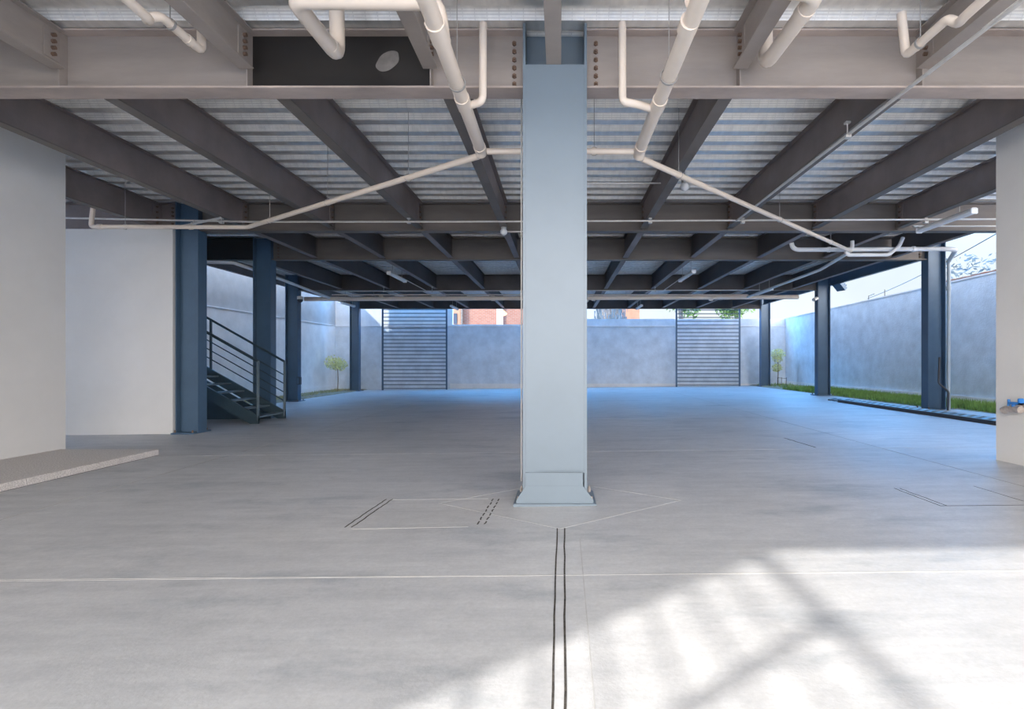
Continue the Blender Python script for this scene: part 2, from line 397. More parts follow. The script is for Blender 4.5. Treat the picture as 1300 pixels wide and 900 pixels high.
# front column: H section closed by a plate on its face, flared foot
cx, cy, W = -.045, R1+.03, .535
g = fz(cx)
col = thing('steel_column', (cx, cy, g), 'pale blue-grey steel column with flared foot standing alone in the open floor', 'column')
for s_ in (-1, 1):
    MB().box(cx+s_*W/2-.012, cx+s_*W/2+.012, cy-.2, cy+.2, g, ZT, .003).build('flange', M['column'], col)
MB().box(cx-W/2+.012, cx+W/2-.012, cy-.012, cy+.012, g, ZT).build('web', M['column'], col)
for s_ in (-1, 1):
    yy = cy+s_*.185
    MB().box(cx-W/2+.0122, cx+W/2-.0122, yy-.009, yy+.009, g+.28, Z(2.592)).build('cover_plate', M['column'], col)
    f_ = MB().prism([(cx-.335, g+.02), (cx+.335, g+.02), (cx+.335, g+.045), (cx+.245, g+.17), (cx+.245, g+.285), (cx-.255, g+.285), (cx-.255, g+.17), (cx-.335, g+.045)], 'y', cy+s_*.205-.010, cy+s_*.205+.010)
    f_.build('foot_plate', M['column'], col)
f_ = MB()
f_.box(cx-.26, cx+.24, cy-.2165, cy-.213, g+.168, g+.172); f_.box(cx-.15, cx+.24, cy-.2165, cy-.213, g+.298, g+.302)
f_.build('weld_bead', M['column'], col)
MB().box(cx-W/2+.0122, cx+W/2-.0122, cy-.175, cy-.013, Z(2.577), Z(2.592)).build('cap_plate', M['column'], col)
MB().box(cx-.36, cx+.36, cy-.24, cy+.24, g-.02, g+.02, .004).build('base_plate', M['column'], col)
for sx in (-1, 1):
    for sy in (-1, 1):
        MB().cyl((cx+sx*.32, cy+sy*.19, g+.015), (cx+sx*.32, cy+sy*.19, g+.055), .016, 6).cyl((cx+sx*.32, cy+sy*.19, g+.05), (cx+sx*.32, cy+sy*.19, g+.075), .009, 8).build('anchor_bolt', M['brass'], col)
CL = [(-6.9, R2), (-7.08, R3), (-9.1, R4), (-9.42, R5)]
CR = [(8.93, R2), (8.95, R3), (8.95, R4), (9.42, R5)]
LL = ['slate steel column at the end of the white partition beside the staircase',
      'slate steel column rising just behind the staircase handrail',
      'slate steel column with small grey box near its foot, beyond the staircase',
      'slate steel column near the back corner on the staircase side, beside the slatted screen']
LR = ['slate steel column behind the white wall that carries the tap',
      'blue steel column with a downpipe beside it at the edge of the lawn',
      'blue steel column with a floodlight near its head, standing by the lawn',
      'blue steel column in the back corner beside the pale little tree']
for (x, y), l in zip(CL, LL): hcolumn('steel_column', x, y, l, plate=.42 if y == R2 else .6)
for (x, y), l in zip(CR, LR): hcolumn('steel_column', x, y, l)

# ------------------------------------------------------------------ beams
def beam(x0, x1, y, label, stiff=(), bolts=(), m=None, mf=None, fw=.2, zb=ZB, zt=ZT):
    m = m or M['beam']; mf = mf or m
    t = thing('cross_beam', ((x0+x1)/2, y, zb), label, 'beam')
    MB().box(x0, x1, y-.008, y+.008, zb+.018, zt-.016).build('web', m, t)
    MB().box(x0, x1, y-fw/2, y+fw/2, zb, zb+.018, .003).build('bottom_flange', mf, t)
    MB().box(x0, x1, y-fw/2, y+fw/2, zt-.016, zt, .003).build('top_flange', mf, t)
    for x in stiff:
        q = MB()
        for s_ in (-1, 1): q.box(x-.006, x+.006, y+s_*.009, y+s_*(fw/2-.012), zb+.018, zt-.016)
        q.build('stiffener', m, t)
    first = None
    for x in bolts:
        for k in range(6):
            z = zb+.075+k*.073
            if first is None:
                first = MB().cyl((x, y-.008, z), (x, y-.026, z), .021, 6).cyl((x, y-.026, z), (x, y-.042, z), .011, 8).build('bolt', M['bolt'], t); p0 = (x, z)
            else:
                c = first.copy(); COL.objects.link(c); c.location = first.location+Vector((x-p0[0], 0, z-p0[1]))
    return t
NEAR = [-4.45, -2.78, -1.15, -.055, 1.6, 3.22]
XS = [-7.45, -5.82, -4.22, -2.6, -1.03, 1.55, 3.14, 4.72, 6.28]
b1 = beam(-7.04, cx-W/2-.014, R1, 'deep front beam on the staircase side, with a black stretch and oval grey patch', [-4.45, -2.78, -1.15], [cx-W/2-.10], mf=M['flange'])
MB().box(-2.772, -1.158, R1-.0105, R1-.0085, ZB+.019, ZT-.017).build('black_web_panel', M['dark'], b1)['label'] = 'black stretch of web'  # thin near-black overlay on the web between two joists
q = MB(); n = 40
for i in range(1):
    pts = []
    for k in range(n):
        a = 2*math.pi*k/n; u = .085*math.cos(a); w_ = .135*math.sin(a); c, s2 = math.cos(-.62), math.sin(-.62)
        pts.append((-1.555+(u*c-w_*s2)*(1+.04*math.sin(5*a)), Z(2.71)+(u*s2+w_*c)*.78))
    q.prism(pts, 'y', R1-.0125, R1-.0104)
q.build('oval_patch', M['patch'], b1)['label'] = 'oval grey patch'  # paler oval overlay on the black stretch
b1r = beam(cx+W/2+.014, 5.27, R1, 'deep brown-grey front beam on the lawn side of the pale column', [1.6, 3.22], [cx+W/2+.10], mf=M['flange'])
hc = .2+.016
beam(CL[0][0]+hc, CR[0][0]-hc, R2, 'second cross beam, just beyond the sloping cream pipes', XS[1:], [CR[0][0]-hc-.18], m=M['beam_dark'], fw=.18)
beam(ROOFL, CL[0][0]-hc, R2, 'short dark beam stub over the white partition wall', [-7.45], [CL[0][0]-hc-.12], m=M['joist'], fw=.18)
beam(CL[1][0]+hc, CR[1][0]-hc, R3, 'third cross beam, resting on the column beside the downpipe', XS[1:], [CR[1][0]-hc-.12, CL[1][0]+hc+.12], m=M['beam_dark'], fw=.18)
beam(-9.49, CL[1][0]-hc, R3, 'short unlit beam stub above the staircase, shade painted black', [], [], m=M['dark'], fw=.18)  # stub lies unlit; its shade is put into the near-black colour
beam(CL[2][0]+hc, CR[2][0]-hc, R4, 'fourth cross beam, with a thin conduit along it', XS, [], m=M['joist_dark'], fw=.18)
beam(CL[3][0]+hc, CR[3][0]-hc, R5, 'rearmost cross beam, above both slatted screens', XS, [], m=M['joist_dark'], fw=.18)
# longitudinal edge channels
def channel(x, y0, y1, zb, s_, label, m):
    t = thing('edge_channel', (x, (y0+y1)/2, zb), label, 'edge beam')
    MB().box(x-.006, x+.006, y0, y1, zb, ZT).build('web', m, t)
    MB().box(x, x+s_*.1, y0, y1, zb-.012, zb-.0005).build('bottom_flange', m, t)
    MB().box(x, x+s_*.1, y0, y1, ZT+.0005, ZT+.004).build('top_flange', m, t)
channel(9.3, R3+.15, R5-.15, Z(2.6), -1, 'long steel edge channel of the roof above the lawn', M['slate'])
channel(-9.6, R2+.2, R5-.15, Z(2.62), 1, 'long dark steel edge channel of the roof beside the rough boundary wall', M['joist'])

# joists: one of a bay with its parts, then copies
def joist(x, y0, y1, zb, label, group, m, mf=None, fw=.13, bolts=True):
    t = thing('steel_joist', (x, (y0+y1)/2, zb), label, 'joist', group)
    mf = mf or m
    ZT = ZB-Z(2.425)+Z(2.95)-.0175
    MB().box(x-.006, x+.006, y0, y1, zb+.013, ZT-.012).build('web', m, t)
    MB().box(x-fw/2, x+fw/2, y0, y1, zb, zb+.013, .002).build('bottom_flange', mf, t)
    MB().box(x-fw/2, x+fw/2, y0, y1, ZT-.012, ZT, .002).build('top_flange', m, t)
    if bolts:
        e = MB().box(x+.007, x+.018, y1-.14, y1-.005, zb+.05, ZT-.04).box(x-.018, x-.007, y1-.14, y1-.005, zb+.05, ZT-.04).build('end_plate', m, t)
        nb = 4; b0 = None
        for i in range(nb):
            z = zb+.09+i*(ZT-zb-.17)/(nb-1)
            for s_ in (-1, 1):
                p_ = (x+s_*.031, y1-.07, z)
                if b0 is None: b0 = MB().cyl((p_[0]-.014, p_[1], z), (p_[0]+.014, p_[1], z), .018, 6).build('bolt', M['bolt'], e); q0 = p_
                else:
                    c = b0.copy(); COL.objects.link(c); c.location = b0.location+Vector(p_)-Vector(q0)
    return t
FROM = ['first', 'second', 'third', 'fourth', 'fifth', 'sixth', 'seventh', 'eighth', 'ninth', 'tenth', 'eleventh']
proto = joist(NEAR[0], ROOF0+.05, R1-.09, Z(2.595), 'grey joist meeting the front beam, first from the white wall', 'joists in front of the front beam', M['beam'])
for i, x in enumerate(NEAR[1:]):
    l = {1: 'grey joist meeting the front beam where its black stretch begins', 2: 'grey joist crossing behind the long cream pipe, in front of front beam', 3: 'pale grey joist running straight onto the head of the pale column',
         4: 'grey joist meeting the front beam beside the short thick trap pipe', 5: 'grey joist meeting the front beam under the thin bent drain pipe'}[i+1]
    copy_thing(proto, proto.location+Vector((x-NEAR[0], 0, 0)), l)
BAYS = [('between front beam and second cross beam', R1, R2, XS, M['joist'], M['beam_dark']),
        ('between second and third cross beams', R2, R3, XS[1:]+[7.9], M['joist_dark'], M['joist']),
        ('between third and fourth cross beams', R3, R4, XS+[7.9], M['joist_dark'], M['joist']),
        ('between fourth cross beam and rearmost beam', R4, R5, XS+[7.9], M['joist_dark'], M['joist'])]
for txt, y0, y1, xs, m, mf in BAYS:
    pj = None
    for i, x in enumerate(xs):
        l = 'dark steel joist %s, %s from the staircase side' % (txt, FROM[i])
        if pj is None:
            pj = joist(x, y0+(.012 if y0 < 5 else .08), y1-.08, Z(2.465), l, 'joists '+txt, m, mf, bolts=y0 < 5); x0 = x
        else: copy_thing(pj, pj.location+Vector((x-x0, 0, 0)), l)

# ------------------------------------------------------------------ pipes
def pipe(name, runs, label, m, couplings=(), cat='pipe', group=None):
    """runs: [(part name, points, radius)]"""
    t = thing(name, Vector(runs[0][1][0]), label, cat, group)
    for nm, pts, r in runs: MB().tube(pts, r).build(nm, m, t, True)
    for p_, q_, r in couplings: MB().cyl(p_, q_, r, 18).build('coupling', m, t, True)
    return t
ZP = Z(2.2)
def zc(D, X, z, d=.05): return ((X, D-d, z), (X, D+d, z))
XA = -.815
pipe('drain_pipe', [('main_pipe', [(XA+.005, 2.6, ZP), (XA-.01, 5.28, ZP), (XA-.01, 5.36, ZP-.03)], .057),
                    ('branch_pipe', [(-.655, 4.36, Z(2.88)), (-.655, 4.34, ZP+.005), (XA, 4.42, ZP)], .033),
                    ('trap_pipe', [(-1.79, 4.1, Z(2.95)), (-1.79, 4.12, Z(2.46)), (-1.80, 3.45, Z(2.44)), (XA, 3.38, Z(2.38)), (XA, 3.55, ZP)], .058)],
     'thick cream drain pipe on the staircase side, with a U-shaped trap', M['pvc'],
     [(*zc(4.35, XA-.005, ZP, .09), .064), (*zc(3.42, XA, ZP, .10), .066), (*zc(3.02, XA, ZP, .04), .064), (*zc(5.28, XA-.01, ZP, .05), .064), ((-1.79, 3.98, Z(2.462)), (-1.79, 4.03, Z(2.463)), .063)])
XB = .84
pipe('drain_pipe', [('main_pipe', [(XB+.015, 2.6, ZP), (XB-.01, 5.30, ZP), (XB-.01, 5.40, ZP-.04)], .057),
                    ('branch_pipe', [(.53, 4.36, Z(2.88)), (.53, 4.34, ZP), (.62, 4.34, ZP-.01), (XB, 4.48, ZP)], .033)],
     'thick straight cream drain pipe on the lawn side of the pale column', M['pvc'],
     [(*zc(4.38, XB, ZP, .09), .064), (*zc(3.35, XB, ZP, .05), .065), (*zc(5.27, XB-.01, ZP, .05), .064)])
pipe('trap_pipe', [('drop_pipe', [(1.765, 4.40, Z(2.93)), (1.765, 4.40, Z(2.60)), (1.77, 4.34, Z(2.555)), (1.765, 3.50, Z(2.52)), (1.3, 3.42, Z(2.52)), (XB, 3.3, Z(2.4)), (XB, 3.2, ZP+.06)], .06)],
     'short thick cream pipe bend in front of the front beam', M['pvc'], [((1.765, 3.74, Z(2.53)), (1.765, 3.66, Z(2.527)), .067)])
pipe('waste_pipe', [('drop_pipe', [(-2.955, 4.22, Z(2.86)), (-2.955, 4.22, Z(2.56)), (-2.955, 3.78, Z(2.555)), (-3.03, 3.74, Z(2.50)), (-2.93, 3.66, Z(2.44)), (-2.9, 3.1, Z(2.44))], .034)],
     'slim cream waste pipe with an S-bend near the white wall', M['pvc'], [((-2.955, 4.05, Z(2.558)), (-2.955, 4.1, Z(2.558)), .039)])
pipe('waste_pipe', [('drop_pipe', [(2.80, 4.2, Z(2.86)), (2.85, 4.22, Z(2.52)), (2.85, 3.76, Z(2.52)), (2.90, 3.73, Z(2.46)), (2.86, 3.62, Z(2.44)), (2.84, 3.0, Z(2.44))], .034)],
     'slim cream waste pipe with a double bend on the lawn side', M['pvc'], [((2.85, 4.05, Z(2.52)), (2.85, 4.1, Z(2.52)), .039)])
pipe('cross_pipe', [('pipe', [(XA+.055, 5.33, ZP-.012), (XB-.075, 5.33, ZP-.012)], .032)], 'slim cream pipe linking the two thick pipes behind the pale column', M['pvc'],
     [((.33, 5.33, ZP-.012), (.37, 5.33, ZP-.012), .04)])
DL = (-5.1, 8.36, Z(2.195))
pipe('sloping_pipe', [('diagonal_pipe', [(XA-.05, 5.42, ZP-.025), DL, (-7.66, 8.36, Z(2.2)), (-7.66, 8.4, Z(2.55))], .034)],
     'cream pipe running diagonally from the thick pipe towards the partition wall', M['pvc'],
     [((-7.55, 8.36, Z(2.2)), (-7.48, 8.36, Z(2.2)), .042), ((-6.0, 8.36, Z(2.197)), (-6.06, 8.36, Z(2.197)), .042)])
DR = (6.02, 10.6, Z(2.29))
pipe('sloping_pipe', [('diagonal_pipe', [(XB+.03, 5.46, ZP-.035), DR], .034)],
     'pale pipe running diagonally from the thick pipe towards the lawn', M['pvc'])
yq = 10.62; zq = Z(2.32)
pipe('main_pipe', [('run', [(4.80, yq, Z(2.46)), (4.82, yq, zq+.05), (4.9, yq, zq), (8.05, yq, zq+.015), (8.25, yq+.05, zq+.01), (8.98, 11.84, zq-.01)], .045),
                   ('bypass', [(6.05, yq-.02, Z(2.5)), (6.05, yq-.02, zq+.02), (5.88, yq-.07, zq-.03), (5.9, yq-.1, zq-.13), (6.75, yq-.1, zq-.125), (7.0, yq-.05, zq+.06), (7.08, yq-.05, Z(2.56))], .037)],
     'white pipe run with a U-shaped bypass under the second cross beam', M['pvc_grey'],
     [((5.55, yq, zq+.004), (5.6, yq, zq+.004), .056), ((7.3, yq, zq+.012), (7.36, yq, zq+.012), .058)])
pipe('downpipe', [('pipe', [(9.0, 11.85, zq-.02), (9.0, 11.86, .12)], .038)], 'grey downpipe dropping beside the blue column at the lawn edge', M['pipe_blue'],
     [((9.0, 11.86, 2.9), (9.0, 11.86, 3.0), .055)])
tag(MB().tube([(8.82, 11.9, 1.35), (8.80, 11.9, .75), (8.94, 11.78, .55), (8.92, 11.78, .11)], .022).build('cable_hose', M['dark_metal'], None, True),
    'dark flexible hose at the foot of the column beside the downpipe', 'hose')
pipe('branch_pipe', [('pipe', [(6.02, 10.7, Z(2.27)), (6.35, 12.5, Z(2.24)), (6.45, 17.6, Z(2.22))], .036)],
     'pale pipe running lengthwise under the joists near the lawn', M['pvc_grey'])
pipe('branch_pipe', [('pipe', [(-8.6, 11.6, Z(2.27)), (-7.5, 11.75, Z(2.27)), (-7.55, 13.5, Z(2.24)), (-8.0, 17.75, Z(2.21))], .04)],
     'grey pipe running lengthwise above the staircase to the rear pipe', M['pvc_grey'])
pipe('rear_pipe', [('run', [(-8.9, 17.85, Z(2.18)), (8.3, 17.85, Z(2.25))], .075), ('thin_run', [(-8.0, 17.95, Z(2.34)), (6.6, 17.95, Z(2.34))], .022)],
     'long pale pipe running crosswise just beyond the fourth cross beam', M['pvc'],
     [((x, 17.85, Z(2.205)), (x+.12, 17.85, Z(2.205)), .09) for x in (-6.3, -2.4, 1.1, 5.2)])
# conduits
def conduit(pts, r, label, clamps=()):
    t = thing('conduit', Vector(pts[0]), label, 'conduit')
    MB().tube(pts, r, seg=8).build('tube', M['conduit'], t, True)
    for x, y, z0, z1 in clamps:
        MB().cyl((x, y, z0), (x, y, z1), .006, 6).box(x-.025, x+.025, y-.025, y+.025, z1-.012, z1+.008).box(x-.03, x+.03, y-.03, y+.03, z0-.03, z0+.0).build('clamp', M['conduit'], t)
    return t
zj = Z(2.46)
conduit([(3.03, 2.6, Z(2.36)), (3.03, 8.8, Z(2.42))], .017, 'thin metal conduit running lengthwise below the joists on the lawn side', [(3.03, 5.4, Z(2.385), Z(2.52))])
conduit([(-8.6, 8.8, Z(2.47)), (-5.2, 8.8, Z(2.40)), (-1.6, 8.8, Z(2.405)), (8.0, 8.8, Z(2.45))], .016, 'thin metal conduit running crosswise below the joists, before second beam',
        [(x, 8.8, Z(2.405), zj) for x in (-5.82, -2.6, 1.55, 3.14, 6.28)])
conduit([(-7.4, 16.9, Z(2.32)), (6.6, 16.9, Z(2.36))], .016, 'thin metal conduit running crosswise just before the fourth beam', [(x, 16.9, Z(2.33), zj) for x in (-5.82, -4.22, -1.03, 3.14)])
conduit([(-.372, 4.93, fz(0)+.1), (-.372, 4.93, Z(2.7))], .007, 'thin upright conduit behind the pale column, on its staircase side')
conduit([(.28, 7.85, Z(2.735)), (1.75, 7.85, Z(2.735))], .014, 'short thin conduit leading to the white globe beside the sloping pipe')
conduit([(-1.0, 9.36, Z(2.375)), (-.4, 9.36, Z(2.375))], .014, 'short thin conduit leading to the globe under the second beam')

conduit([(-6.9, 9.1, Z(2.37)), (-5.6, 8.45, Z(2.37))], .02, 'short thin conduit slanting past the head of the column by the partition', [(-6.3, 8.8, Z(2.385), Z(2.42))])
# hanger rods of pipes
def hanger(x, y, z, r, label, top=ZDECK):
    t = thing('pipe_hanger', (x, y, z), label, 'hanger', 'wire hangers holding the cream pipes')
    MB().cyl((x, y, z+r), (x, y, top), .004, 6).build('rod', M['rod'], t)
    q = MB(); n = 16
    for k in range(n):
        a, b = 2*math.pi*k/n, 2*math.pi*(k+1)/n
        q.bar((x+math.cos(a)*r, y, z+math.sin(a)*r), (x+math.cos(b)*r, y, z+math.sin(b)*r), .02, .005)
    q.build('ring', M['rod'], t)
def lerp(a, b, t): return Vector(a).lerp(Vector(b), t)
for k, (t0, l) in enumerate(((.22, 'nearest the thick pipe'), (.55, 'midway'), (.86, 'nearest the partition wall'))):
    p_ = lerp((XA-.05, 5.42, ZP-.025), DL, t0); hanger(p_.x, p_.y, p_.z, .043, 'wire hanger on the diagonal pipe of the staircase side, '+l)
for k, (t0, l) in enumerate(((.1, 'nearest the thick pipe'), (.5, 'midway'), (.83, 'nearest the lawn'))):
    p_ = lerp((XB+.03, 5.46, ZP-.035), DR, t0); hanger(p_.x, p_.y, p_.z, .043, 'wire hanger on the diagonal pipe of the lawn side, '+l, ZDECK if t0 < .8 else Z(2.43))
hanger(XA, 4.05, ZP, .066, 'wire hanger on the thick pipe with the U-shaped trap')
hanger(XB, 3.95, ZP, .066, 'wire hanger on the thick straight pipe of the lawn side')
hanger(-2.955, 3.88, Z(2.556), .042, 'wire hanger on the slim pipe with the S-bend')
hanger(2.85, 4.05, Z(2.52), .042, 'wire hanger on the slim pipe with the double bend')
hanger(-7.1, 8.36, Z(2.2), .043, 'wire hanger on the cream pipe above the partition wall')
hanger(.355, 5.33, ZP-.012, .043, 'wire hanger on the slim pipe linking the thick pipes')

# ------------------------------------------------------------------ lamps and devices under the roof
def batten(x, y0, y1, z, label, hang=(), rot=0):
    t = thing('batten_lamp', (x, (y0+y1)/2, z), label, 'lamp', 'fluorescent batten lamps under the roof')
    MB().prism([(x-.035, z), (x+.035, z), (x+.05, z-.035), (x+.03, z-.07), (x-.03, z-.07), (x-.05, z-.035)], 'y', y0+.03, y1-.03).build('diffuser', M['white'], t)
    for y in (y0, y1-.03): MB().box(x-.055, x+.055, y, y+.03, z-.075, z+.012, .008).build('end_cap', M['white'], t)
    MB().box(x-.03, x+.03, y0, y1, z+.0005, z+.02).build('housing', M['conduit'], t)
    for y in hang: MB().cyl((x, y, z+.02), (x, y, ZDECK), .006, 6).build('hanger_rod', M['rod'], t)
batten(6.4, 7.9, 9.14, Z(2.36), 'white batten lamp below the second beam, beside the white wall with tap', (8.2, 8.9))
batten(-4.42, 13.2, 14.6, Z(2.32), 'white batten lamp beyond the third beam on the staircase side', (13.5, 14.3))
batten(3.4, 13.0, 14.5, Z(2.32), 'white batten lamp beyond the third beam on the lawn side', (13.3, 14.2))
batten(6.62, 16.0, 17.2, Z(2.3), 'white batten lamp beside the lengthwise pale pipe near the lawn', (16.2, 17.0))
batten(-4.45, 20.9, 22.2, Z(2.3), 'white batten lamp in the rearmost bay, staircase side', (21.2, 22))
batten(3.3, 20.7, 22.0, Z(2.3), 'white batten lamp in the rearmost bay, lawn side', (21, 21.8))
batten(-8.6, 20.2, 21.4, Z(2.34), 'white batten lamp in the rearmost bay, close to the rough boundary wall', (20.5, 21.2))
conduit([(-4.42, 14.6, Z(2.34)), (-4.42, 16.88, Z(2.34))], .012, 'thin lengthwise conduit trailing from the staircase-side batten lamp')
conduit([(3.4, 14.5, Z(2.34)), (3.4, 16.88, Z(2.34))], .012, 'thin lengthwise conduit trailing from the lawn-side batten lamp')
conduit([(6.4, 9.14, Z(2.37)), (6.4, 9.3, Z(2.46)), (8.6, 9.3, Z(2.46))], .013, 'thin conduit leaving the batten lamp beside the white wall')
def globe(x, y, z, r, label, top):
    t = thing('globe_lamp', (x, y, z), label, 'lamp', 'small white globe lamps')
    MB().ball((x, y, z), r).build('globe', M['white'], t, True)
    MB().cyl((x, y, z+r*.8), (x, y, z+r*1.35), r*.75).build('fitting', M['conduit'], t, True)
    MB().cyl((x, y, z+r*1.3), (x, y, top), .008, 6).build('stem', M['rod'], t)
globe(1.91, 7.85, Z(2.68), .07, 'white globe lamp under the sloping pipe of the lawn side', ZDECK)
globe(-1.03, 9.36, Z(2.37), .065, 'white globe lamp hanging at the second beam, staircase side of pale column', Z(2.465))
def at_(x, y, z): return (x, y, z)
for x in (-6.5, -3.4, -.3, 2.3, 5.6): hanger(x, 17.85, Z(2.22), .082, 'wire hanger on the rear crosswise pipe, %s' % {-6.5: 'above the staircase-side screen', -3.4: 'before the brick house', -.3: 'just past the pale column', 2.3: 'before the palm trunk', 5.6: 'before the leafy tree'}[x])
t = thing('floodlight', (9.12, R4-.1, Z(2.5)), 'blue-grey floodlight bracketed to the column by the lawn', 'lamp')
MB().bar((9.3, R4-.28, Z(2.62)), (9.5, R4-.22, Z(2.42)), .34, .12).build('lamp_head', M['slate'], t)
q = MB()
for k in range(5): q.bar((9.31+.045*k, R4-.22, Z(2.70-.045*k)), (9.35+.045*k, R4-.20, Z(2.755-.045*k)), .3, .012)
q.build('cooling_fin', M['slate'], t)
MB().bar((9.13, R4-.1, Z(2.6)), (9.36, R4-.25, Z(2.55)), .05, .02).build('bracket', M['dark_metal'], t)
t = thing('security_camera', (8.7, R4-.13, Z(2.1)), 'small grey camera on the column that carries the floodlight', 'camera')
MB().cyl((8.5, R4-.3, Z(2.07)), (8.66, R4-.2, Z(2.13)), .06).build('body', M['conduit'], t, True)
MB().bar((8.62, R4-.2, Z(2.12)), (8.76, R4-.1, Z(2.16)), .04, .03).build('bracket', M['dark_metal'], t)
t = thing('dome_camera', (-8.85, R4-.1, Z(2.1)), 'small round camera on the column beyond the staircase', 'camera')
MB().ball((-8.78, R4-.16, Z(2.08)), .09).build('dome', M['dark_metal'], t, True)
MB().cyl((-8.78, R4-.16, Z(2.1)), (-8.78, R4-.16, Z(2.2)), .1).build('housing', M['conduit'], t, True)
MB().box(-8.89, -8.76, R4-.16, R4-.06, Z(2.14), Z(2.18)).build('bracket', M['conduit'], t)
t = thing('outlet_box', (-8.86, R4-.13, Z(-.7)), 'small grey box low on the column beyond the staircase', 'electrical box')
MB().box(-8.89, -8.78, R4-.2, R4-.06, Z(-.78), Z(-.52), .008).build('body', M['dark_metal'], t)
MB().box(-8.875, -8.795, R4-.21, R4-.2, Z(-.76), Z(-.54), .004).build('cover', M['slate'], t)
t = thing('bulb_lamp', (-2.6, R5-.35, Z(2.2)), 'lit warm-toned lamp under the rearmost beam near the brick house', 'lamp')
MB().cyl((-2.58, R5-.4, Z(2.3)), (-2.50, R5-.32, Z(2.12)), .05, 16, .12).build('shade', M['warm'], t, True)
MB().cyl((-2.6, R5-.42, Z(2.27)), (-2.6, R5-.42, Z(2.47)), .012, 8).build('stem', M['rod'], t)
for x, z, l in ((.95, 2.2, 'lawn side'), (-1.1, 2.2, 'staircase side')):
    globe(x, 17.85, Z(2.12), .05, 'tiny white globe lamp on the rear crosswise pipe, '+l, Z(2.2))

# tap on the white wall
t = thing('wall_tap', (5.28, 5.9, Z(-.53)), 'worn brass tap with a blue lever on the white wall', 'tap')
yt, zt_ = 5.85, Z(-.545)
MB().cyl((5.29, yt, zt_+.02), (5.17, yt, zt_+.02), .028).cyl((5.285, yt, zt_+.02), (5.265, yt, zt_+.02), .05).build('inlet', M['brass'], t, True)
MB().tube([(5.19, yt-.08, zt_), (5.19, yt+.09, zt_), (5.18, yt+.14, zt_-.03)], .04).build('body', M['brass'], t, True)
MB().box(5.14, 5.2, yt-.12, yt+.03, zt_+.06, zt_+.085, .006).box(5.14, 5.2, yt-.12, yt-.09, zt_+.06, zt_+.13, .006).build('lever', M['blue'], t)
MB().cyl((5.18, yt+.0, zt_+.03), (5.18, yt+.0, zt_+.075), .02).cyl((5.18, yt+.06, zt_+.03), (5.18, yt+.06, zt_+.11), .014).build('valve_stem', M['blue'], t, True)

# ------------------------------------------------------------------ staircase
SX, SY0, SY1 = -6.43, 10.9, 11.95          # foot of the flight, near and far stringer
g0 = fz(SX); TR, RI = .30, .17
t = thing('metal_staircase', (SX, SY0, g0), 'dark teal metal staircase with tube railings rising behind the partition wall', 'staircase')
slope = RI/TR; N = 13
def stringer(y):
    L = N*TR
    m = MB(); x0 = SX+.02
    m.prism([(x0, g0+.0), (x0, g0+.17), (x0-L, g0+.17+L*slope), (x0-L, g0-.10+L*slope), (x0-.18, g0+.0)], 'y', y-.02, y+.02)
    return m
stringer(SY0).build('stringer', M['teal'], t); stringer(SY1).build('stringer', M['teal'], t)
for k in range(N):
    x = SX-.02-k*TR; z = g0+.15+k*RI
    MB().box(x-.27, x, SY0+.021, SY1-.021, z-.035, z, .004).build('tread', M['tread'], t)
def railing(y, mids, posts, nm='railing'):
    L = N*TR; m = MB(); x0 = SX
    rl = m.tube([(x0, y, Z(0)), (x0-L, y, Z(0)+L*slope)], .026, seg=10).build('handrail', M['teal'], t, True)
    for h in mids:
        MB().tube([(x0, y, Z(0)-h), (x0-L, y, Z(0)-h+L*slope)], .013, seg=8).build('rail_bar', M['teal'], t, True)
    for k in posts:
        x = x0-k; zb_ = g0+.05+k*slope
        MB().box(x-.02, x+.02, y-.02, y+.02, zb_, Z(0)+k*slope+.02).build('post', M['tread'] if k == 0 else M['teal'], t)
railing(SY0, (), (0, 2.6)); railing(SY1, (.32, .52, .72, .92), (0, 1.72, 3.4))
MB().prism([(SX-.3, fz(SX)-.02), (SX-4.0, fz(SX-4)-.02), (SX-4.0, g0+4.0*slope-.14), (SX-.3, g0+.3*slope-.14+.02)], 'y', SY1-.05, SY1-.021).build('side_panel', M['teal'], t)

# ------------------------------------------------------------------ slatted screens at the back
def screen(x0, x1, label):
    y = 24.0
    g_ = fz((x0+x1)/2)-.05
    t = thing('slatted_screen', ((x0+x1)/2, y, g_), label, 'screen')
    for x in (x0, x1-.07): MB().box(x, x+.07, y-.035, y+.035, g_, Z(2.5)).build('post', M['slate'], t)
    q = MB(); z = g_+.12
    while z < Z(2.45):
        q.bar((x0+.07, y, z), (x1-.07, y, z), .012, .036); z += .176
    q.build('slat_panel', M['screen'], t)
    return t
screen(-8.35, -5.28, 'horizontal slatted metal screen before the back wall, staircase side')
screen(5.42, 8.45, 'horizontal slatted metal screen with tree leaves behind its top')

# ------------------------------------------------------------------ trench drain, lawn, plants
t = thing('trench_drain', (8.1, 12, fz(8.1)), 'long ridged bluish drain cover along the edge of the lawn', 'drain')
def db(x0, x1, y0, y1, z0, z1): return MB().prism([(x0, fz(x0)+z0), (x1, fz(x1)+z0), (x1, fz(x1)+z1), (x0, fz(x0)+z1)], 'y', y0, y1)
db(7.92, 8.0, 8.2, 14.6, -.03, .075).build('edge_rail', M['dark_metal'], t)
db(8.34, 8.38, 8.2, 14.6, -.03, .05).build('edge_rail', M['drain'], t)
q = MB(); y = 8.2
while y < 15.4:
    z = .05 if y < 14.6 else .02
    q.prism([(8.0, fz(8)-.02), (8.335, fz(8.3)-.02), (8.335, fz(8.3)+z+.03), (8.17, fz(8.2)+z+.055), (8.0, fz(8)+z+.02)], 'y', y, y+.13); y += .24
q.build('grate', M['drain'], t)
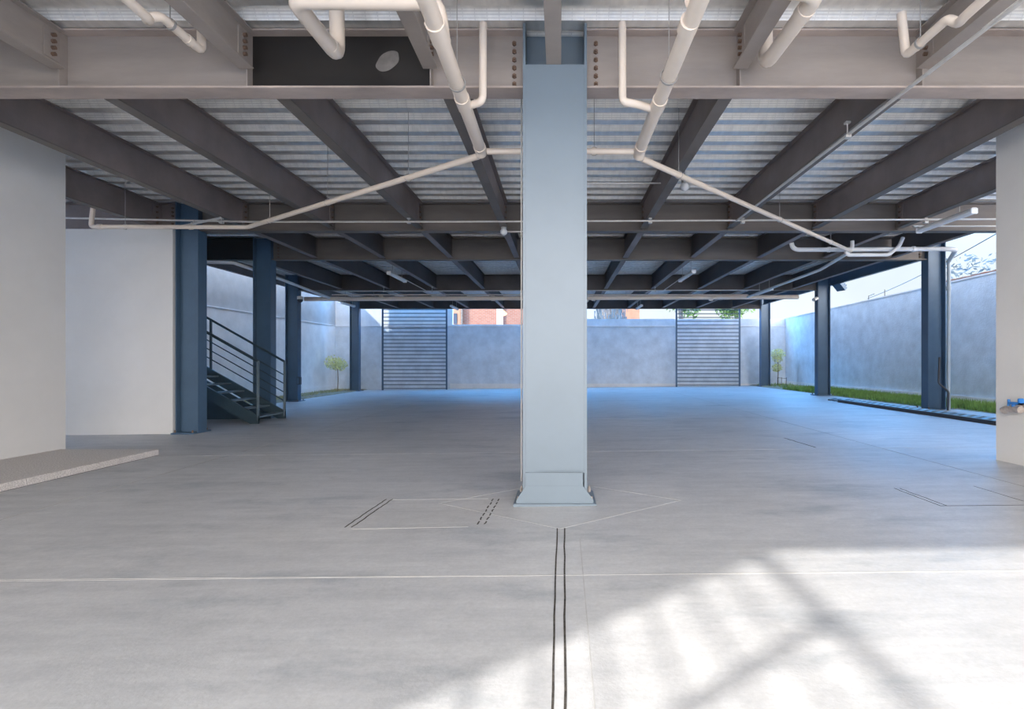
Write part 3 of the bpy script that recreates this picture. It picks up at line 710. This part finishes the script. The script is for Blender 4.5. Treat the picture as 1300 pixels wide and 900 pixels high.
struct(MB().prism([(8.36, fz(8.4)-.02), (XR, fz(XR)-.02), (XR, fz(XR)+.025), (8.36, fz(8.4)+.02)], 'y', 5, 12.2).build('trim_walkway', M['floor']))
sb = MB().prism([(9.0, fz(9)-.02), (XR, fz(XR)-.02), (XR, fz(XR)+.06), (9.25, fz(9)+.035)], 'y', 12.0, WB)
sb.prism([(9.3, fz(9)-.02), (XR, fz(XR)-.02), (XR, fz(XR)+.05), (9.3, fz(9)+.03)], 'y', 10.6, 12.0)
struct(sb.build('ground_bed', M['soil']))
struct(MB().prism([(XL, fz(XL)-.02), (-9.2, fz(-9)-.02), (-9.4, fz(-9)+.03), (XL, fz(XL)+.05)], 'y', 12, WB).build('ground_bed', M['soil']))
def blades(mb, x0, x1, y0, y1, n, h, dens=None):
    for _ in range(n):
        x = random.uniform(x0, x1); y = random.uniform(y0, y1)
        if dens and random.random() > dens(x, y): continue
        a = random.uniform(0, 6.28); hh = h*random.uniform(.5, 1.3); wd = .012
        dx, dy = math.cos(a)*wd, math.sin(a)*wd; lx, ly = random.uniform(-.05, .05), random.uniform(-.05, .05)
        z = fz(x)+.02
        A = [mb.bm.verts.new(p_) for p_ in ((x-dx, y-dy, z), (x+dx, y+dy, z), (x+lx, y+ly, z+hh))]
        mb.bm.faces.new(A)
q = MB()
ok = lambda x, y: all(abs(x-a) > .36 or abs(y-b) > .32 for a, b in CR)
blades(q, 9.1, XR-.12, 12.1, 21, 12000, .14, ok); blades(q, 9.4, XR-.12, 10.6, 12.2, 2200, .16, ok); blades(q, 9.3, XR-.12, 19, WB-.1, 900, .12, ok)
tag(q.build('grass', M['grass']), 'strip of green lawn grass at the foot of the bluish boundary wall', 'grass', kind='stuff')
q = MB(); blades(q, XL+.14, -9.75, 13, WB-.1, 1600, .10)
tag(q.build('grass', M['grass_dry']), 'sparse dry grass at the foot of the rough wall beyond the staircase', 'grass', kind='stuff')

def leafball(mb, c, r, n, s, sz=1, hollow=.35):
    for _ in range(n):
        d = Vector((random.gauss(0, 1), random.gauss(0, 1), random.gauss(0, 1))).normalized()
        p_ = Vector(c)+Vector((d.x, d.y, d.z*sz))*r*(hollow+(1-hollow)*random.random()**.6)
        u = Vector((random.gauss(0, 1), random.gauss(0, 1), random.gauss(0, 1))).normalized(); v_ = u.orthogonal().normalized(); k = s*random.uniform(.6, 1.3)
        A = [mb.bm.verts.new(p_+w_) for w_ in (-u*k, v_*k*.45, u*k, -v_*k*.45)]
        mb.bm.faces.new(A)
def small_tree(x, y, label, balls, trunk_top, m):
    g_ = fz(x)+.02
    t = thing('small_tree', (x, y, g_), label, 'tree')
    MB().tube([(x, y, g_-.02), (x+.02, y+.01, (g_+trunk_top)/2), (x, y, trunk_top)], .02, .2, 8).build('trunk', M['bark'], t, True)
    q = MB()
    for dx, z, r, n in balls: leafball(q, (x+dx, y, z), r, n, .05, .8)
    q.build('foliage', m, t)
    return t
small_tree(-9.95, 22.9, 'small pale green round-headed tree in the corner beyond the staircase', [(-.15, Z(-.05), .42, 420), (.1, Z(-.15), .36, 260)], Z(-.2), M['leaf'])
small_tree(10.02, 23.55, 'small yellowish two-tiered tree beside the back corner column', [(0, Z(.33), .33, 420), (.0, Z(.1), .24, 120), (-.05, Z(-.28), .24, 240)], Z(.3), M['leaf'])
t = thing('plant_guard', (10.1, 23.1, fz(10)), 'thin dark wire guard beside the yellowish little tree', 'guard')
for x in (9.9, 10.08, 10.3): MB().cyl((x, 23.3, fz(10)), (x, 23.3, fz(10)+.42), .01, 6).build('stake', M['dark_metal'], t)
MB().cyl((9.9, 23.3, fz(10)+.4), (10.3, 23.3, fz(10)+.36), .008, 6).build('wire', M['dark_metal'], t)

# ------------------------------------------------------------------ beyond the walls
t = thing('brick_house', (-5, 32, 0), 'red brick house wall with a narrow window behind the back wall', 'house')
MB().box(-8.2, -.9, 32, 34, 0, 7).build('wall', M['brick'], t)
MB().box(-7.3, -6.2, 31.9, 32.0, 0, 7).build('render_strip', M['orange'], t)
MB().box(-6.62, -6.42, 31.86, 31.91, Z(2.35), Z(3.0)).build('window', M['glass'], t)
MB().box(-6.15, -6.05, 31.7, 32, 0, 7).build('pillar', M['bark'], t)
MB().box(-3.95, -3.55, 31.85, 32, 0, 7).build('pillar', M['stucco'], t)
t = thing('white_house', (2.4, 31, 0), 'white house with a glazed strip behind the back wall, lawn side', 'house')
MB().box(1.0, 2.3, 31, 34, 0, 3.75).box(2.1, 2.3, 30.9, 31, 0, 4.4).build('wall', M['house'], t)
MB().box(.9, 2.4, 30.8, 34, 3.7, 4.6).build('roof', M['house'], t)
MB().box(4.05, 5.2, 33.5, 35, 0, 5.6).build('annex', M['orange'], t)
MB().box(3.6, 8, 35, 37, 0, 3.9).build('annex', M['house'], t)
t = thing('palm_tree', (3, 29.5, 0), 'grey shaggy palm trunk behind the back wall', 'tree')
q = MB().cyl((2.9, 29.5, -.3), (2.9, 29.5, 8.5), .55, 16); q.build('trunk', M['bark'], t, True)
q = MB()
for _ in range(500):
    a = random.uniform(0, 6.28); z = random.uniform(2.8, 6); r_ = random.uniform(.5, .95)
    x, y = 2.9+math.cos(a)*r_, 29.5+math.sin(a)*r_
    A = [q.bm.verts.new(p_) for p_ in ((x-.03, y, z), (x+.03, y, z), (x+random.uniform(-.1, .1), y, z-random.uniform(.4, .8)))]; q.bm.faces.new(A)
q.build('dry_fronds', M['leaf_b'], t)
def tree(x, y, zc_, r, label, m, n=1600, s=.14):
    t = thing('tree', (x, y, 0), label, 'tree')
    MB().tube([(x, y, -.2), (x+.1, y, zc_*.6), (x, y, zc_)], .14, .4, 8).build('trunk', M['bark'], t, True)
    q = MB()
    for k in range(6): leafball(q, (x+random.uniform(-.6, .6)*r, y+random.uniform(-.6, .6)*r, zc_+random.uniform(-.4, .4)*r), r*.6, n//6, s)
    q.build('foliage', m, t)
tree(10.3, 30, 4.9, 1.5, 'leafy green tree behind the slatted screen of the lawn side', M['leaf_g'])
tree(7.4, 31.5, 4.8, 1.1, 'smaller green tree behind the back wall, beside the leafy one', M['leaf_g'], 500)
tree(12.6, 15.5, 3.9, .95, 'hazy pale tree showing over the wall beside the white wall', M['leaf_b'], 260, .09)
t = thing('overhead_cable', (13, 22, Z(2.7)), 'thin dark cable slanting across the sky above the lawn wall', 'cable')
pts = [Vector((13.2, 22, Z(2.7))).lerp(Vector((9.9, 11.2, Z(3.0))), k/12)-Vector((0, 0, .12*math.sin(math.pi*k/12))) for k in range(13)]
MB().tube(pts, .012, 0, 6).build('wire', M['dark_metal'], t)
t = thing('wall_spike', (XR+.1, 17.5, zr(17.5)), 'thin bent rebar stub on top of the lawn wall', 'rebar')
q = MB()
for y, h_ in ((17.3, .28), (18.2, .2)): q.cyl((XR+.1, y, zr(y)+.035), (XR+.12, y+.03, zr(y)+h_), .012, 6)
q.tube([(XR+.12, 18.2, zr(18)+.19), (XR+.12, 17.9, zr(18)+.22)], .01, 0, 6)
q.build('bar', M['dark_metal'], t)

# ------------------------------------------------------------------ entrance frame behind the eye; its slats and rail shade the sunny patch
t = thing('entrance_gate_leaf', (-2.52, -.39, fz(-2.5)), 'tall open slatted steel gate leaf at the entrance', 'gate')
gx = -2.52
MB().box(gx-.03, gx+.03, -.43, -.36, fz(gx), 3.83).build('post', M['teal'], t)
MB().box(gx-.03, gx+.03, -2.4, ROOF0-.03, 3.79, 3.86).build('top_rail', M['teal'], t)
q = MB()
for k in range(6): q.box(gx-.008, gx+.008, -2.4, ROOF0-.03, 2.15+.27*k, 2.18+.27*k)
q.build('slat_panel', M['teal'], t)
t = thing('edge_channel', (0, ROOF0, Z(2.59)), 'unseen edge channel added at the open front of the roof to straighten its shadow', 'edge beam')
MB().box(-9.3, ROOFR, ROOF0, ROOF0+.02, Z(2.585), ZDECK-.001).build('web', M['beam'], t)  # out of view; added so the roof shadow on the floor ends straight
